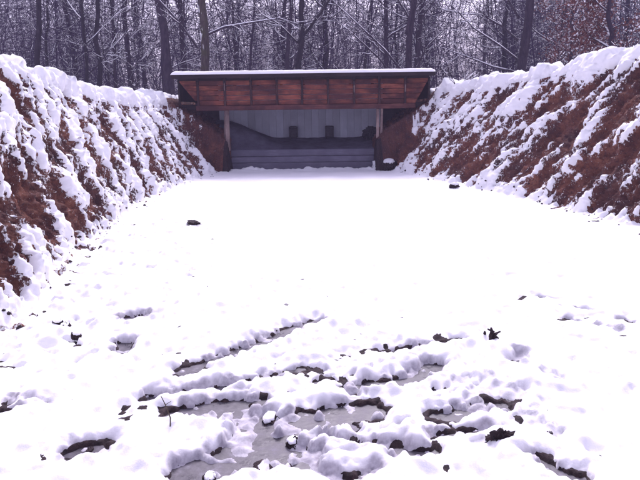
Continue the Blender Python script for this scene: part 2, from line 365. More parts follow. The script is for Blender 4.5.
def fields():
    X, Y, T, S = BX, BY, AT, BS
    fl = 1 - sst(0.0, 0.10, T)                         # 1 on the floor, 0 on the banks
    near = 1 - sst(5.0, 11.0, Y)
    # --- floor
    lump = 0.030 * fbm(S * .9, Y * .8, 3, seed=1) + (0.010 + 0.043 * near) * fbm(S * 3.2, Y * 3.4, 3, seed=2) + (0.004 + 0.015 * near) * fbm(S * 9, Y * 10, 3, seed=3)
    pill = np.abs(fbm(S * 4.5, Y * 5.0, 2, seed=4)); lump += near * 0.055 * (0.25 - pill)
    rough_l = sst(-0.6, -2.2, S) * (1 - sst(9, 12, Y)) * sst(3.2, 4.2, Y)      # trampled snow beside the left bank
    lump += rough_l * (0.045 * fbm(S * 5, Y * 5, 3, seed=5) - 0.05 * sst(.25, .5, fbm(S * 7, Y * 8, 2, seed=25)))
    earth_f = -0.042 + 0.016 * fbm(S * 4, Y * 4, 4, seed=6) + 0.020 * fbm(S * 13, Y * 13, 4, .6, seed=7)
    snow_f = lump.copy(); wet = np.zeros_like(X)
    reg = (Y > 2.2) & (Y < 10) & (np.abs(X) < 3.2)
    xr, yr = X[reg], Y[reg]
    wob = 0.085 * np.abs(fbm(xr * 6, yr * 6, 2, seed=8)) + 0.035 * np.abs(perlin(xr * 15, yr * 15)) - 0.03
    sdrop = np.zeros_like(xr); edrop = np.zeros_like(xr); w_ = np.zeros_like(xr); rim = np.zeros_like(xr)
    for hw, sdp, edp, lug, pts in RUTS:
        d, al = poly_dist(xr, yr, pts)
        wb = wob * sst(.1 * hw, 1.1 * hw, d); dd = d + wb * (1.0 if hw > .03 else .5)
        if lug: dd = dd + 0.022 * np.abs(np.sin(al * np.pi / lug)) - .008
        sdp = sdp * .40
        q = np.clip((dd - hw) / (0.03 + .7 * sdp), 0, 1)
        sdrop = np.maximum(sdrop, sdp * (1 - np.sqrt(np.clip(1 - (1 - q) ** 2, 0, 1))))     # rounded cushion edge
        edrop = np.maximum(edrop, edp * .36 * (1 - sst(hw - 0.025, hw + 0.012, d + wb)))
        w_ = np.maximum(w_, (1 - sst(hw, hw + 0.05, dd)) * min(1, sdp / .05))
        rim = np.maximum(rim, np.exp(-((dd - hw - .10) / .06) ** 2))
    for hw, amp, per, pts in TREADS:
        d, al = poly_dist(xr, yr, pts)
        k = 1 - sst(hw * .6, hw, d + wob * .5)
        sdrop += k * (amp * (0.9 + np.sin(al * 2 * np.pi / per + d * 25)))
    aa = xr * .82 + yr * .57; bb = -xr * .57 + yr * .82                # broken slush churned up along the wheel tracks
    reg2 = np.exp(-(((xr - .15) / 1.25) ** 2 + ((yr - 3.45) / .85) ** 2) ** 2)
    st_ = fbm(bb * 6.5, aa * 1.7, 3, seed=27) + .35 * perlin(xr * 14, yr * 14)
    k2 = reg2 * sst(.16, .34, st_)
    sdrop = np.maximum(sdrop, .034 * k2); w_ = np.maximum(w_, .7 * k2); edrop = np.maximum(edrop, .03 * k2 * sst(-.2, .3, perlin(xr * 6, yr * 6)))
    # small pock marks and crumbs
    pk = perlin(xr * 11 + 3, yr * 11); sdrop += 0.05 * sst(0.58, 0.85, pk) * (0.4 + 0.6 * sst(-.5, -2, xr))
    snow_f[reg] += -sdrop + rim * 0.022
    earth_f[reg] += -edrop + 0.021 * np.maximum(rim, w_) + rim * 0.008
    wet[reg] = w_
    isl = fbm(X * 7 + 5, Y * 8, 2, seed=12)                # snow cushions left standing in the melt water
    snow_f[reg] += 0.045 * sst(0.15, 0.5, isl[reg]) * w_
    # --- banks
    sl = np.where(LEFT, -1, 1) * S
    kk = np.where(LEFT, 1.25, 1.0); n1 = fbm(Y * 1.6 * kk + S * .35, S * .6 * kk, 3, seed=13); n2 = fbm(Y * 4.8 * kk + S * 1.3, S * 1.1 * kk, 3, seed=14); n3 = fbm(Y * 14, S * 9, 3, seed=15)
    n4 = fbm(Y * 11 + S * 3, S * 3.4, 3, seed=16)
    crest = sst(0.82, 0.97, T)
    bias = np.where(LEFT, -0.11, -0.13)
    bias = bias - np.where(LEFT, 0, 0.24) * (1 - sst(9, 15, Y)) * (1 - sst(.55, .95, T))
    bias = bias - np.where(LEFT, 0, 0.18) * np.exp(-((Y - 15.5) / 2.2) ** 2 - ((T - .25) / .22) ** 2)
    bias = bias - np.where(LEFT, .55, 0) * np.exp(-((Y - 5.3) / .75) ** 2 - ((T - .22) / .16) ** 2)
    bias = bias - np.where(LEFT, .28, 0) * np.exp(-((Y - 8.3) / 1.1) ** 2 - ((T - .16) / .12) ** 2)
    bias = bias + np.where(LEFT, .02, .13 * sst(10, 13, Y) * sst(.15, .6, T)) + 0.55 * crest
    toe = 1 - sst(0.0, 0.16, T)
    n5 = fbm(Y * 26 + S * 6, S * 10, 2, seed=26)
    ns = n1 * 0.95 + n2 * 0.75 + n4 * 0.62 + n5 * .18 + bias + 0.35 * toe
    roofed = sst(18.55, 18.95, Y + 0.25 * n2) * sst(-4.75, -4.35, X) * (1 - sst(3.3, 3.75, X))
    roofed = np.maximum(roofed, sst(17.95, 18.2, Y + .2 * n2) * ((X > -3.4) & (X < -2.6) | (X > 1.62) & (X < 2.75)) * sst(0.0, 0.06, BZ))
    ns = ns - 4 * roofed
    th = np.where(ns > 0, (0.030 + 0.085 * crest) * np.sqrt(np.clip(ns, 0, 1.0)), np.maximum(ns * 0.4, -.09)) - 0.004
    gul = 0.20 * n1 + 0.14 * n2 + 0.035 * n4
    under = sst(18.4, 18.9, Y)
    gul = gul * (1 - .6 * under)
    cr_b = crest * (0.16 * fbm(Y * .75, S * .6, 2, seed=17) + 0.17 * (np.abs(fbm(Y * 1.7, S * 1.2, 2, seed=18)) - .2)  + 0.03)
    e_b = gul + (0.085 * n3 + .03 * n5) * (1 - .5 * crest) + cr_b * .6 - .01
    s_b = gul + th + cr_b + 0.035 * n3 + 0.020 * n4 + .008 * n5
    dt = np.minimum(S - S[:, c0:c0 + 1], S[:, c0 + NF - 1:c0 + NF] - S)
    tz = np.exp(-(np.maximum(dt, 0) / .42) ** 2)
    earth_f = earth_f + tz * (0.10 * n2 + 0.06 * n3 + .0)
    snow_f = snow_f + tz * (0.05 * n2 + 0.035 * n4)
    snow_f = snow_f + np.exp(-((Y - 18.55) / .28) ** 2) * (0.05 + 0.13 * fbm(S * 2.6, Y * 2, 3, seed=22))
    e = earth_f * fl + e_b * (1 - fl)
    s = (snow_f - 0.5 * roofed) * fl + s_b * (1 - fl)
    blend = sst(-0.02, 0.25, T)
    return e, s, wet * fl, np.clip((ns + .34) / .34, 0, 1) * (1 - roofed)
E_D, S_D, WET, DUST = fields()
def displaced(D): return np.stack([BX + BN[..., 0] * D, BY + BN[..., 1] * D, BZ + BN[..., 2] * D], -1)
def sheet(name, P, c_lo, c_hi, mat, step=1, keep=None, wet=None, kind='structure'):
    r = np.arange(0, P.shape[0], step); c = np.arange(c_lo, c_hi + 1, step)
    if r[-1] != P.shape[0] - 1: r = np.append(r, P.shape[0] - 1)
    if c[-1] != c_hi: c = np.append(c, c_hi)
    V = P[np.ix_(r, c)]; nr, nc = len(r), len(c)
    I = np.arange(nr * nc).reshape(nr, nc)
    Q = np.stack([I[:-1, :-1], I[:-1, 1:], I[1:, 1:], I[1:, :-1]], -1).reshape(-1, 4)
    if keep is not None:
        K = keep[np.ix_(r, c)]; k = (K[:-1, :-1] | K[:-1, 1:] | K[1:, 1:] | K[1:, :-1]).ravel(); Q = Q[k]
    V = V.reshape(-1, 3); used = np.zeros(len(V), bool); used[Q.ravel()] = True
    mp = np.cumsum(used) - 1
    me = mesh_np(name, V[used], mp[Q])
    if wet is not None:
        a = me.attributes.new('wet', 'FLOAT', 'POINT'); a.data.foreach_set('value', wet[np.ix_(r, c)].ravel()[used].astype(np.float32))
    o = link(name, me, mat, smooth=True); o['kind'] = kind; return o
PE, PS = displaced(E_D), displaced(S_D)
KEEP = (S_D - E_D) > -0.035
NC = BX.shape[1]; cL, cR = NP + NB + 8, NP + NB + NF - 9
KEEP_E = (S_D - E_D) < 0.022                        # ground lying deeper under the snow is never seen
sheet('ground', PE, cL, cR, 'dark_earth', 1, KEEP_E)
sheet('bank_left', PE, 0, cL, 'earth', 1, KEEP_E, DUST)
sheet('bank_right', PE, cR, NC - 1, 'earth', 1, KEEP_E, DUST)
sheet('snow_ground', PS, cL, cR, 'snow', 1, KEEP, WET)
o = sheet('bank_snow_left', PS, 0, cL, 'snow', 1, KEEP, kind='stuff'); tag(o, 'patchy snow lying in streaks down the left clay bank', 'snow')
o = sheet('bank_snow_right', PS, cR, NC - 1, 'snow', 1, KEEP, kind='stuff'); tag(o, 'patchy snow and bare streaks on the right clay bank', 'snow')
# melt water standing in the ruts
gx, gy = np.meshgrid(np.linspace(-2.2, 2.8, 26), np.linspace(2.3, 5.6, 18))
I = np.arange(gx.size).reshape(gx.shape)
me = mesh_np('puddle_water', np.stack([gx, gy, 0 * gx - 0.040], -1).reshape(-1, 3), np.stack([I[:-1, :-1], I[:-1, 1:], I[1:, 1:], I[1:, :-1]], -1).reshape(-1, 4))
tag(link('puddle_water', me, 'melt_water'), kind='structure')
# the forest floor all round
def forest_z(x, y): return (1.62 + 0.25 * fbm(x * .08, y * .08, 3, seed=20)) * sst(-14, -5, y) - .04 + 1.3 * sst(30, 90, y)
xs = np.concatenate([[-400, -200, -120], np.linspace(-80, -5.8, 26), np.linspace(-3, 5, 4), np.linspace(7.6, 80, 26), [120, 200, 400]])
ysf = np.concatenate([[-400, -150, -60], np.linspace(-30, -5.9, 8), np.linspace(-3, 20, 10), np.linspace(23.3, 120, 30), [200, 400, 900]])
gx, gy = np.meshgrid(xs, ysf); I = np.arange(gx.size).reshape(gx.shape)
Q = np.stack([I[:-1, :-1], I[:-1, 1:], I[1:, 1:], I[1:, :-1]], -1).reshape(-1, 4)
cx = gx.ravel()[Q].mean(1); cy = gy.ravel()[Q].mean(1)
hole = (cx > -5.8) & (cx < 7.6) & (cy > -5.9) & (cy < 23.3)
me = mesh_np('forest_floor', np.stack([gx, gy, forest_z(gx, gy)], -1).reshape(-1, 3), Q[~hole])
tag(link('forest_floor', me, 'snow', smooth=True), kind='structure')
def bank_z(x, y):
    r = np.argmin(np.abs(YS - y)); c = np.argmin(np.abs(PS[r, :, 0] - x)); return float(max(PS[r, c, 2], PE[r, c, 2]))

# ------------------------------------------------------------------ the timber-fronted bullet trap
FY = 18.80                                             # plane of the boarded front
sh = tag(empty('bullet_trap_shelter', (-0.5, FY, 0)), 'long low shelter with red-brown boarded front and snowy flat roof between the banks', 'shelter')
OX, OY = -0.5, FY
def sb(name, c, s, mat, parent=None, **k):
    return box(name, (c[0] - OX, c[1] - OY, c[2]), s, mat, parent or sh, **k)
XL, XR = -4.13, 3.30
roof = sb('roof', ((XL + XR) / 2, 20.55, 2.735), (XR - XL + .16, 4.10, .07), 'roof_felt')
sb('fascia', ((XL + XR) / 2, 18.46, 2.725), (XR - XL + .16, .035, .12), 'dark_beam')
# snow lying on the roof, soft rounded edge
nx, ny = 160, 60
gx, gy = np.meshgrid(np.linspace(XL - .10, XR + .10, nx), np.linspace(18.42, 22.62, ny))
ed = np.minimum(np.minimum(gx - (XL - .10), XR + .10 - gx), np.minimum(gy - 18.42, 22.62 - gy))
hz = 2.772 + 0.105 * np.sqrt(np.clip(ed / .12, 0, 1)) + 0.018 * fbm(gx * 1.3, gy * 1.3, 3, seed=30) * sst(0, .1, ed) + 0.01 * fbm(gx * 6, gy * 6, 2, seed=31) * sst(0, .05, ed)
gy2 = gy + np.where(gy < 18.5, 0.022 * fbm(gx * 4, gy * 0, 3, seed=32), 0)
I = np.arange(gx.size).reshape(gx.shape)
me = mesh_np('roof_snow', np.stack([gx - OX, gy2 - OY, hz], -1).reshape(-1, 3), np.stack([I[:-1, :-1], I[:-1, 1:], I[1:, 1:], I[1:, :-1]], -1).reshape(-1, 4))
link('roof_snow', me, 'snow', sh, smooth=True)
# beams
sb('top_beam', ((XL + XR) / 2, FY + .12, 2.64), (XR - XL - .06, .14, .13), 'dark_beam')
sb('bottom_beam', (-0.37, FY - .02, 1.825), (6.46, .12, .14), 'red_beam')
studs_x = [-3.53, -2.74, -1.97, -1.21, -0.47, 0.29, 1.06, 1.80, 2.56]
ends = [XL + .03] + studs_x + [XR - .03]
# five rows of boards in each bay; the end bays are cut off along the slope of the bank
rows = 5; bz0, bz1 = 1.90, 2.62; bh = (bz1 - bz0) / rows
shared = {}
for bi in range(len(ends) - 1):
    x0, x1 = ends[bi] + .004, ends[bi + 1] - .004
    for r in range(rows):
        z = bz0 + bh * (r + .5); a, b_ = x0, x1
        cut = 0
        if bi == 0: a = x0 + (1 - (r + .5) / rows) * 0.58; cut = -1
        if bi == len(ends) - 2: b_ = x1 - (1 - (r + .5) / rows) * 0.40; cut = 1
        if b_ - a < .08: continue
        key = (round(b_ - a, 2), cut)
        if key not in shared:
            shared[key] = box_mesh('board', key[0], .035, bh - .010, ch=.006)
            if cut:                                    # end sawn along the slope
                for v in shared[key].vertices:
                    if v.co.x * cut > 0: v.co.x += v.co.z / bh * (.58 if cut < 0 else .40) / rows * cut
        o = link('board', shared[key], 'red_board', sh)
        o.location = ((a + b_) / 2 - OX, FY + .035 + random.uniform(-.008, .008) - OY, z); o.rotation_euler = (random.uniform(-.02, .02), random.uniform(-.004, .004), 0)
st_me = box_mesh('stud', .065, .075, .80, ch=.008)
for i, x in enumerate(studs_x):
    o = link('stud', st_me, 'stud', sh); o.location = (x - OX, FY - .022 - OY, 2.23); o.rotation_euler = (0, random.uniform(-.008, .008), 0)
    # iron bracket holding the stud under the eave
    if i in (1, 8, 6): sb('bracket', (x, FY - .068, 2.33 + .1 * (i % 2)), (.03, .012, .20), 'pale_post', ch=.002)
for x in (XL + .04, XR - .04): sb('corner_post', (x, FY + .05, 2.2), (.06, .09, .9), 'dark_beam')
# posts that stand on the banks at both ends of the opening
pst = sb('support_post', (-2.72, FY + .10, 1.20), (.13, .14, 1.26), 'pale_post', jit=.006, ch=.015)
sb('prop', (-2.82, FY + .20, 1.10), (.05, .09, 1.0), 'pale_post', rot=(0.05, R(4), 0), ch=.006)
sb('support_post', (1.77, FY + .10, 1.22), (.09, .13, 1.22), 'pale_post', jit=.006, ch=.012)
sb('support_post', (1.88, FY + .12, 1.24), (.075, .11, 1.2), 'pale_post', jit=.006, rot=(0, R(1.2), 0), ch=.012)
# behind the boarded front: cross beam, rafters, rear planking, gable sides
sb('cross_beam', ((XL + XR) / 2, FY + .30, 1.86), (XR - XL - .1, .10, .16), 'dark_beam')
for i in range(9): sb('rafter', (studs_x[i], 20.5, 2.63), (.07, 3.6, .13), 'dark_beam')
pk = [box_mesh('plank', .235, .03, 2.2, ch=.006) for _ in range(3)]
for i in range(23):
    x = -3.2 + i * .238
    o = link('plank', random.choice(pk), 'grey_plank', sh); o.location = (x - OX, 21.3 - OY + random.uniform(-.012, .012), 1.55); o.rotation_euler = (0, 0, random.uniform(-.03, .03))
for x in (XL + .02, XR - .02): sb('side_wall', (x, 20.6, 2.35), (.04, 3.5, .62), 'dark_beam')
sb('rear_wall', ((XL + XR) / 2, 21.42, 1.6), (XR - XL, .04, 2.2), 'dark_beam')

# low sleeper wall that holds the sand
rw = tag(empty('sleeper_wall', (-0.5, 19.1, 0)), 'low wall of grey weathered sleepers across the foot of the shelter opening', 'retaining wall')
for i, (z, hgt) in enumerate(((.08, .20), (.275, .185), (.475, .205))):
    box('sleeper', (random.uniform(-.02, .02), random.uniform(-.015, .015) + .0 * i, z), (4.36, .16, hgt - .006), 'sleeper', rw, ch=.015)
# sand bed behind the wall
gx, gy = np.meshgrid(np.linspace(-3.4, 2.5, 90), np.linspace(19.12, 21.27, 50))
sz = 0.55 + 0.30 * sst(19.1, 21.5, gy) + 0.62 * sst(-1.0, -3.0, gx + .35 * (gy - 20.5)) * sst(19.1, 20.2, gy) + .25 * sst(1.2, 2.3, gx) * sst(19.2, 20, gy) + .05 * fbm(gx * 1.5, gy * 1.5, 4, seed=40) + .01 * fbm(gx * 8, gy * 8, 3, seed=41)
I = np.arange(gx.size).reshape(gx.shape)
me = mesh_np('sand_bed', np.stack([gx, gy, sz], -1).reshape(-1, 3), np.stack([I[:-1, :-1], I[:-1, 1:], I[1:, 1:], I[1:, :-1]], -1).reshape(-1, 4))
tag(link('sand_bed', me, 'sand', smooth=True), kind='structure')
# two targets standing on the sand in front of the planks
def target(x, lab):
    t = tag(empty('target_stand', (x, 21.0, .71)), lab, 'target', 'targets in front of the grey planking')
    box('target_face', (0, 0, .33), (.22, .02, .28), 'target_face', t, ch=.003)
    for s in (-1, 1):
        box('frame_side', (s * .125, -.01, .33), (.035, .05, .36), 'target_black', t, ch=.004)
        box('leg', (s * .10, .02, .07), (.03, .03, .40), 'target_black', t, ch=.003)
    box('frame_top', (0, -.01, .50), (.214, .05, .045), 'target_black', t, ch=.004)
    box('frame_bottom', (0, -.01, .165), (.214, .05, .045), 'target_black', t, ch=.004)
    box('foot_bar', (0, -.03, .06), (.42, .05, .03), 'target_black', t, ch=.004)
target(-0.84, 'small dark framed target in front of the middle of the grey planking')
target(0.36, 'small dark framed target nearer to the pair of pale posts')

# ------------------------------------------------------------------ clods, stems and litter
import bmesh
def clod_mesh(name, r, sq=(1, 1, .75), rough=.35, sub=3, seed=0):
    bm = bmesh.new(); bmesh.ops.create_icosphere(bm, subdivisions=sub, radius=1.0)
    V = np.array([v.co[:] for v in bm.verts])
    d = 1 + rough * fbm(V[:, 0] * 1.4 + V[:, 2] * .9, V[:, 1] * 1.4 - V[:, 2] * .8, 4, .6, seed=seed) + .16 * rough * rng.normal(size=len(V))
    V = V * d[:, None] * np.array(sq) * r
    for v, p in zip(bm.verts, V): v.co = p
    me = bpy.data.meshes.new(name); bm.to_mesh(me); bm.free(); return me
CL = [
 # x, y, z, r, squash, label, snow cap
 (0.90, 2.86, .015, .066, (1.0, .8, .95), 'large crumbly dark clod rising from the snow beside a bootprint', 0),
 (-.15, 2.955, -.04, .045, (.95, .8, .9), 'dark clod with a snow cap at the edge of the grey puddle', 1),
 (-.29, 3.235, -.05, .060, (1.3, .7, .6), 'flat dark clod under the snow lip at the puddle head', 1),
 (1.175, 2.975, -.015, .026, (1.2, .8, .7), 'small angular dark clod at the heel of a bootprint', 0),
 (-.54, 2.67, -.055, .042, (1.1, .8, .8), 'dark clod at the lower end of the puddle under snow', 1),
 (2.07, 18.15, .10, .26, (1.0, .8, .75), 'large dark boulder of clay below the pale posts', 1),
 (2.95, 13.55, .03, .11, (1.0, .8, .8), 'dark lump of clay at the foot of the right bank', 1),
 (-1.93, 9.38, .03, .12, (1.35, .6, .30), 'flat dark lump lying alone on the smooth snow', 0),
 (-1.46, 8.22, -.01, .045, (1.2, .7, .4), 'tiny dark crumb on smooth snow near the flat lump', 0),
 (-1.22, 2.96, -.085, .075, (1.25, .6, .6), 'wet dark clod sunk in a hollow of the snow', 0),
 (-2.03, 4.71, .0, .05, (1.1, .8, .8), 'dark clod with snow cap among trampled snow by the left bank', 1),
 (-1.88, 4.54, -.005, .045, (1.1, .8, .7), 'smaller dark clod among trampled snow by the left bank', 1),
 (-2.14, 4.83, .0, .04, (1.1, .8, .8), 'rounded clod touching the trampled snow edge of the left bank', 1),
 (0.09, 2.93, -.055, .05, (1.3, .7, .7), 'reddish clod between two cushions of snow in a rut', 1),
 (1.72, 20.4, .98, .30, (1.0, .9, .7), 'black heap of earth inside the shelter by the pale posts', 0),
]
for i, (x, y, z, r, sq, lab, cap) in enumerate(CL):
    me = clod_mesh('earth_clod', r, sq, .62 if r < .12 else .45, 4, seed=50 + i)
    o = tag(link('earth_clod', me, 'dark_earth' if 'heap' not in lab else 'roof_felt'), lab, 'clod'); o.location = (x, y, z); o.rotation_euler = (0, 0, random.uniform(0, 6))
    if cap:
        cm = clod_mesh('snow_cap', r * .85, (sq[0], sq[1], .42), .22, 3, seed=80 + i); c = link('snow_cap', cm, 'tree_snow', o, smooth=True); c.location = (0, 0.1 * r, r * sq[2] * .72)
def tube(V, F, pts, rad, n=6, cap=True):
    pts = [np.asarray(p, float) for p in pts]; base = len(V); k = len(pts)
    ref = np.array([0.0, 0, 1]) if abs((pts[-1] - pts[0])[2]) < .8 * np.linalg.norm(pts[-1] - pts[0]) else np.array([1.0, 0, 0])
    ph = random.uniform(0, 6.28)
    ang = [ph + 2 * math.pi * j / n for j in range(n)]
    for i in range(k):
        d = pts[min(i + 1, k - 1)] - pts[max(i - 1, 0)]; d = d / (np.linalg.norm(d) + 1e-9)
        a = np.cross(ref, d); a /= np.linalg.norm(a) + 1e-9; b_ = np.cross(d, a)
        for t in ang: V.append(pts[i] + rad[i] * (math.cos(t) * a + math.sin(t) * b_))
    for i in range(k - 1):
        for j in range(n):
            j2 = (j + 1) % n
            F.append((base + i * n + j, base + i * n + j2, base + (i + 1) * n + j2, base + (i + 1) * n + j))
    if cap and n > 2: F.append(tuple(base + (k - 1) * n + j for j in range(n)))
V, F = [], []
tube(V, F, [(0, 0, -.08), (.01, 0, .05), (-.015, .01, .12), (-.035, .01, .17)], [.004, .0035, .003, .002], 5)
tube(V, F, [(-.015, .01, .12), (.02, .0, .145)], [.0025, .0015], 4)
o = tag(link('dead_stem', mesh('dead_stem', V, F), 'dead_stem', smooth=True), 'thin dry stem sticking out of the snow beside the puddle', 'stem'); o.location = (-.83, 3.10, 0)
V, F = [], []
for j in range(9):
    dx, dy, h_ = random.gauss(0, .022), random.gauss(0, .015), random.uniform(.04, .12)
    tube(V, F, [(dx * .6, dy * .6, -.05), (dx, dy, h_ * .5), (dx + random.gauss(0, .012), dy, h_ * .8), (dx + random.gauss(0, .02), dy, h_)], [.015, .013, .011, .006], 6)
o = tag(link('weed_stump', mesh('weed_stump', V, F), 'dark_earth'), 'small dark tuft of broken stems standing in the snow', 'weed'); o.location = (1.24, 4.31, -.01)
# loose crumbs of earth along the ruts and at the foot of the banks
V, F = [], []
base = clod_mesh('crumb', 1.0, (1, .8, .7), .4, 1, seed=3)
bv = np.array([v.co[:] for v in base.vertices]); bf = [tuple(p.vertices) for p in base.polygons]
def crumb(x, y, z, r):
    a = random.uniform(0, 6.28); c, s = math.cos(a), math.sin(a); k = len(V)
    P = bv * r * np.array([random.uniform(.7, 1.2), random.uniform(.7, 1.2), random.uniform(.6, 1.1)])
    for p in P: V.append((x + p[0] * c - p[1] * s, y + p[0] * s + p[1] * c, z + p[2]))
    for q in bf: F.append(tuple(k + i for i in q))
for hw, sdp, edp, lug, pts in RUTS:
    if edp < .08: continue
    for (a, b_) in zip(pts[:-1], pts[1:]):
        L = math.hypot(b_[0] - a[0], b_[1] - a[1])
        for _ in range(int(L * 26) + 1):
            t = random.random(); x = a[0] + (b_[0] - a[0]) * t; y = a[1] + (b_[1] - a[1]) * t
            side = random.choice((1, 1, 1, -1)); ll = max(L, .01); nx_, ny_ = -(b_[1] - a[1]) / ll, (b_[0] - a[0]) / ll
            if ny_ < 0: nx_, ny_ = -nx_, -ny_
            off = side * (hw + random.uniform(-.015, .015))
            crumb(x + nx_ * off, y + ny_ * off, -.075 + random.uniform(-.01, .015), random.uniform(.008, .024))
for side in (0, 1):
    for _ in range(90):
        y = random.uniform(4, 18); r_ = np.argmin(np.abs(YS - y))
        t = abs(random.gauss(.05, .12)); cidx = int(cL - t * NB) if side == 0 else int(cR + t * NB)
        cidx = min(max(cidx, 5), NC - 5); p = PS[r_, cidx] if S_D[r_, cidx] > E_D[r_, cidx] else PE[r_, cidx]
        crumb(p[0], p[1], p[2] - .004, random.uniform(.012, .035))
o = tag(link('loose_earth', mesh('loose_earth', V, F), 'dark_earth'), 'loose dark crumbs of earth along ruts and bank feet', 'earth', kind='stuff')

# ------------------------------------------------------------------ trees
def unit(v): return v / (np.linalg.norm(v) + 1e-9)
class Tree:
    def __init__(s): s.tv, s.tf, s.bv, s.bf, s.sv, s.sf = [], [], [], [], [], []
    def limb(s, p0, d, L, r0, level, up, seg=None, n=None, kids=True, droop=0.0, pts=None):
        seg = seg or (7, 5, 4, 3)[min(level, 3)]; n = n or (6, 5, 4, 3)[min(level, 3)]
        if pts is None:
            pts = [np.array(p0, float)]; d = unit(np.array(d, float))
            for i in range(seg):
                d = unit(d + rng.normal(size=3) * (.12 + .05 * level) + np.array([0, 0, up - droop * i / seg]))
                pts.append(pts[-1] + d * L / seg)
        k = len(pts); rad = [r0 * (1 - .8 * i / (k - 1)) for i in range(k)]
        tube(s.bv, s.bf, pts, rad, n, cap=False)
        # snow lying along the top of the limb, broken where it has slid off
        run = []
        for i in range(k - 1):
            dd = unit(pts[i + 1] - pts[i]); hz_ = math.hypot(dd[0], dd[1])
            ok = hz_ > .55 and random.random() < (.80 if level < 2 else .18)
            if ok:
                if not run: run = [i]
                run.append(i + 1)
            if (not ok or i == k - 2) and len(run) > 1:
                sp = [pts[j] + np.array([0, 0, rad[j] * .75 + .004]) for j in run]
                sr = [max(rad[j] * .80, .007 + .003 * random.random()) + .002 for j in run]; sr[-1] *= .4; sr[0] *= .5
                tube(s.sv, s.sf, sp, sr, 3 if level > 1 else 5, cap=False)
            if not ok: run = []
        if not kids or level >= 3: return pts
        nk = {0: 7, 1: 6, 2: 4}[level]
        for j in range(nk):
            t = random.uniform(.25, .98) * (k - 1); i = min(int(t), k - 2); fr = t - i
            p = pts[i] * (1 - fr) + pts[i + 1] * fr; dd = unit(pts[i + 1] - pts[i])
            side = unit(np.cross(dd, rng.normal(size=3)))
            s.limb(p, dd * random.uniform(.5, 1.0) + side * random.uniform(.5, 1.0), L * random.uniform(.30, .50), max(rad[i] * .55, .005), level + 1, up * .8, droop=droop * .5)
        return pts
def make_tree(H, r, lean=(0, 0), first=.12, nl=14, spread=.22, seed=0, forks=(), manual=(), droop=.05, up=.10):
    """H height, r radius at the base; lean = sideways drift of the top; manual = limbs given point by point (local metres)"""
    global rng
    rng = np.random.default_rng(seed); random.seed(seed)
    t = Tree(); k = 14; pts = []
    wob = np.cumsum(rng.normal(size=(k + 1, 2)) * .085 * H / 14, 0)
    for i in range(k + 1):
        f = i / k; pts.append(np.array([lean[0] * f + wob[i, 0] * (f > 0), lean[1] * f + wob[i, 1] * (f > 0), H * f - .4 * (i == 0)]))
    rad = [r * (1.25 if i == 0 else 1) * (1 - .72 * (i / k)) for i in range(k + 1)]
    tube(t.tv, t.tf, pts, rad, 12)
    for j in range(nl):
        f = first + (1 - first) * (j + random.random()) / nl * .96; i = min(int(f * k), k - 1); fr = f * k - i
        p = pts[i] * (1 - fr) + pts[i + 1] * fr; a = random.uniform(0, 6.28)
        L = H * spread * (1.15 - .6 * f) * random.uniform(.7, 1.2)
        t.limb(p, (math.cos(a), math.sin(a), random.uniform(.15, .9)), L, rad[i] * random.uniform(.25, .45), 1 if L < 2.2 else 0, up, droop=droop)
    for (z, dx, dz, L, rr) in forks:
        i = min(int(z / H * k), k - 1); p = pts[i] + (pts[i + 1] - pts[i]) * (z / H * k - i)
        t.limb(p, (dx, .1, dz), L, rr, 0, .06)
    for (rr, mp) in manual:
        t.limb(None, None, 2.0, rr, 0, .05, n=6, pts=[np.array(q, float) for q in mp])
    return t
def tree_meshes(t, name):
    return (mesh('trunk', t.tv, t.tf), mesh('crown', t.bv, t.bf), mesh('snow', t.sv, t.sf) if t.sf else None)
def tree_obj(name, meshes, loc, rz, label, group=None, bark_='bark', sc=1.0):
    e = tag(empty(name, loc, rz), label, 'tree', group); e.scale = (sc,) * 3
    a = link('trunk', meshes[0], bark_, e, True); b_ = link('crown', meshes[1], bark_ if bark_ != 'bark_moss' else 'bark', e)
    if meshes[2]: link('branch_snow', meshes[2], 'tree_snow', e)['kind'] = 'stuff'
    return e
def px(x, d): return (x - 320) / 622 * d
def place(x, y): return (x, y, float(forest_z(np.array([x]), np.array([y]))[0]) - .05)
S1 = 27 / 622.
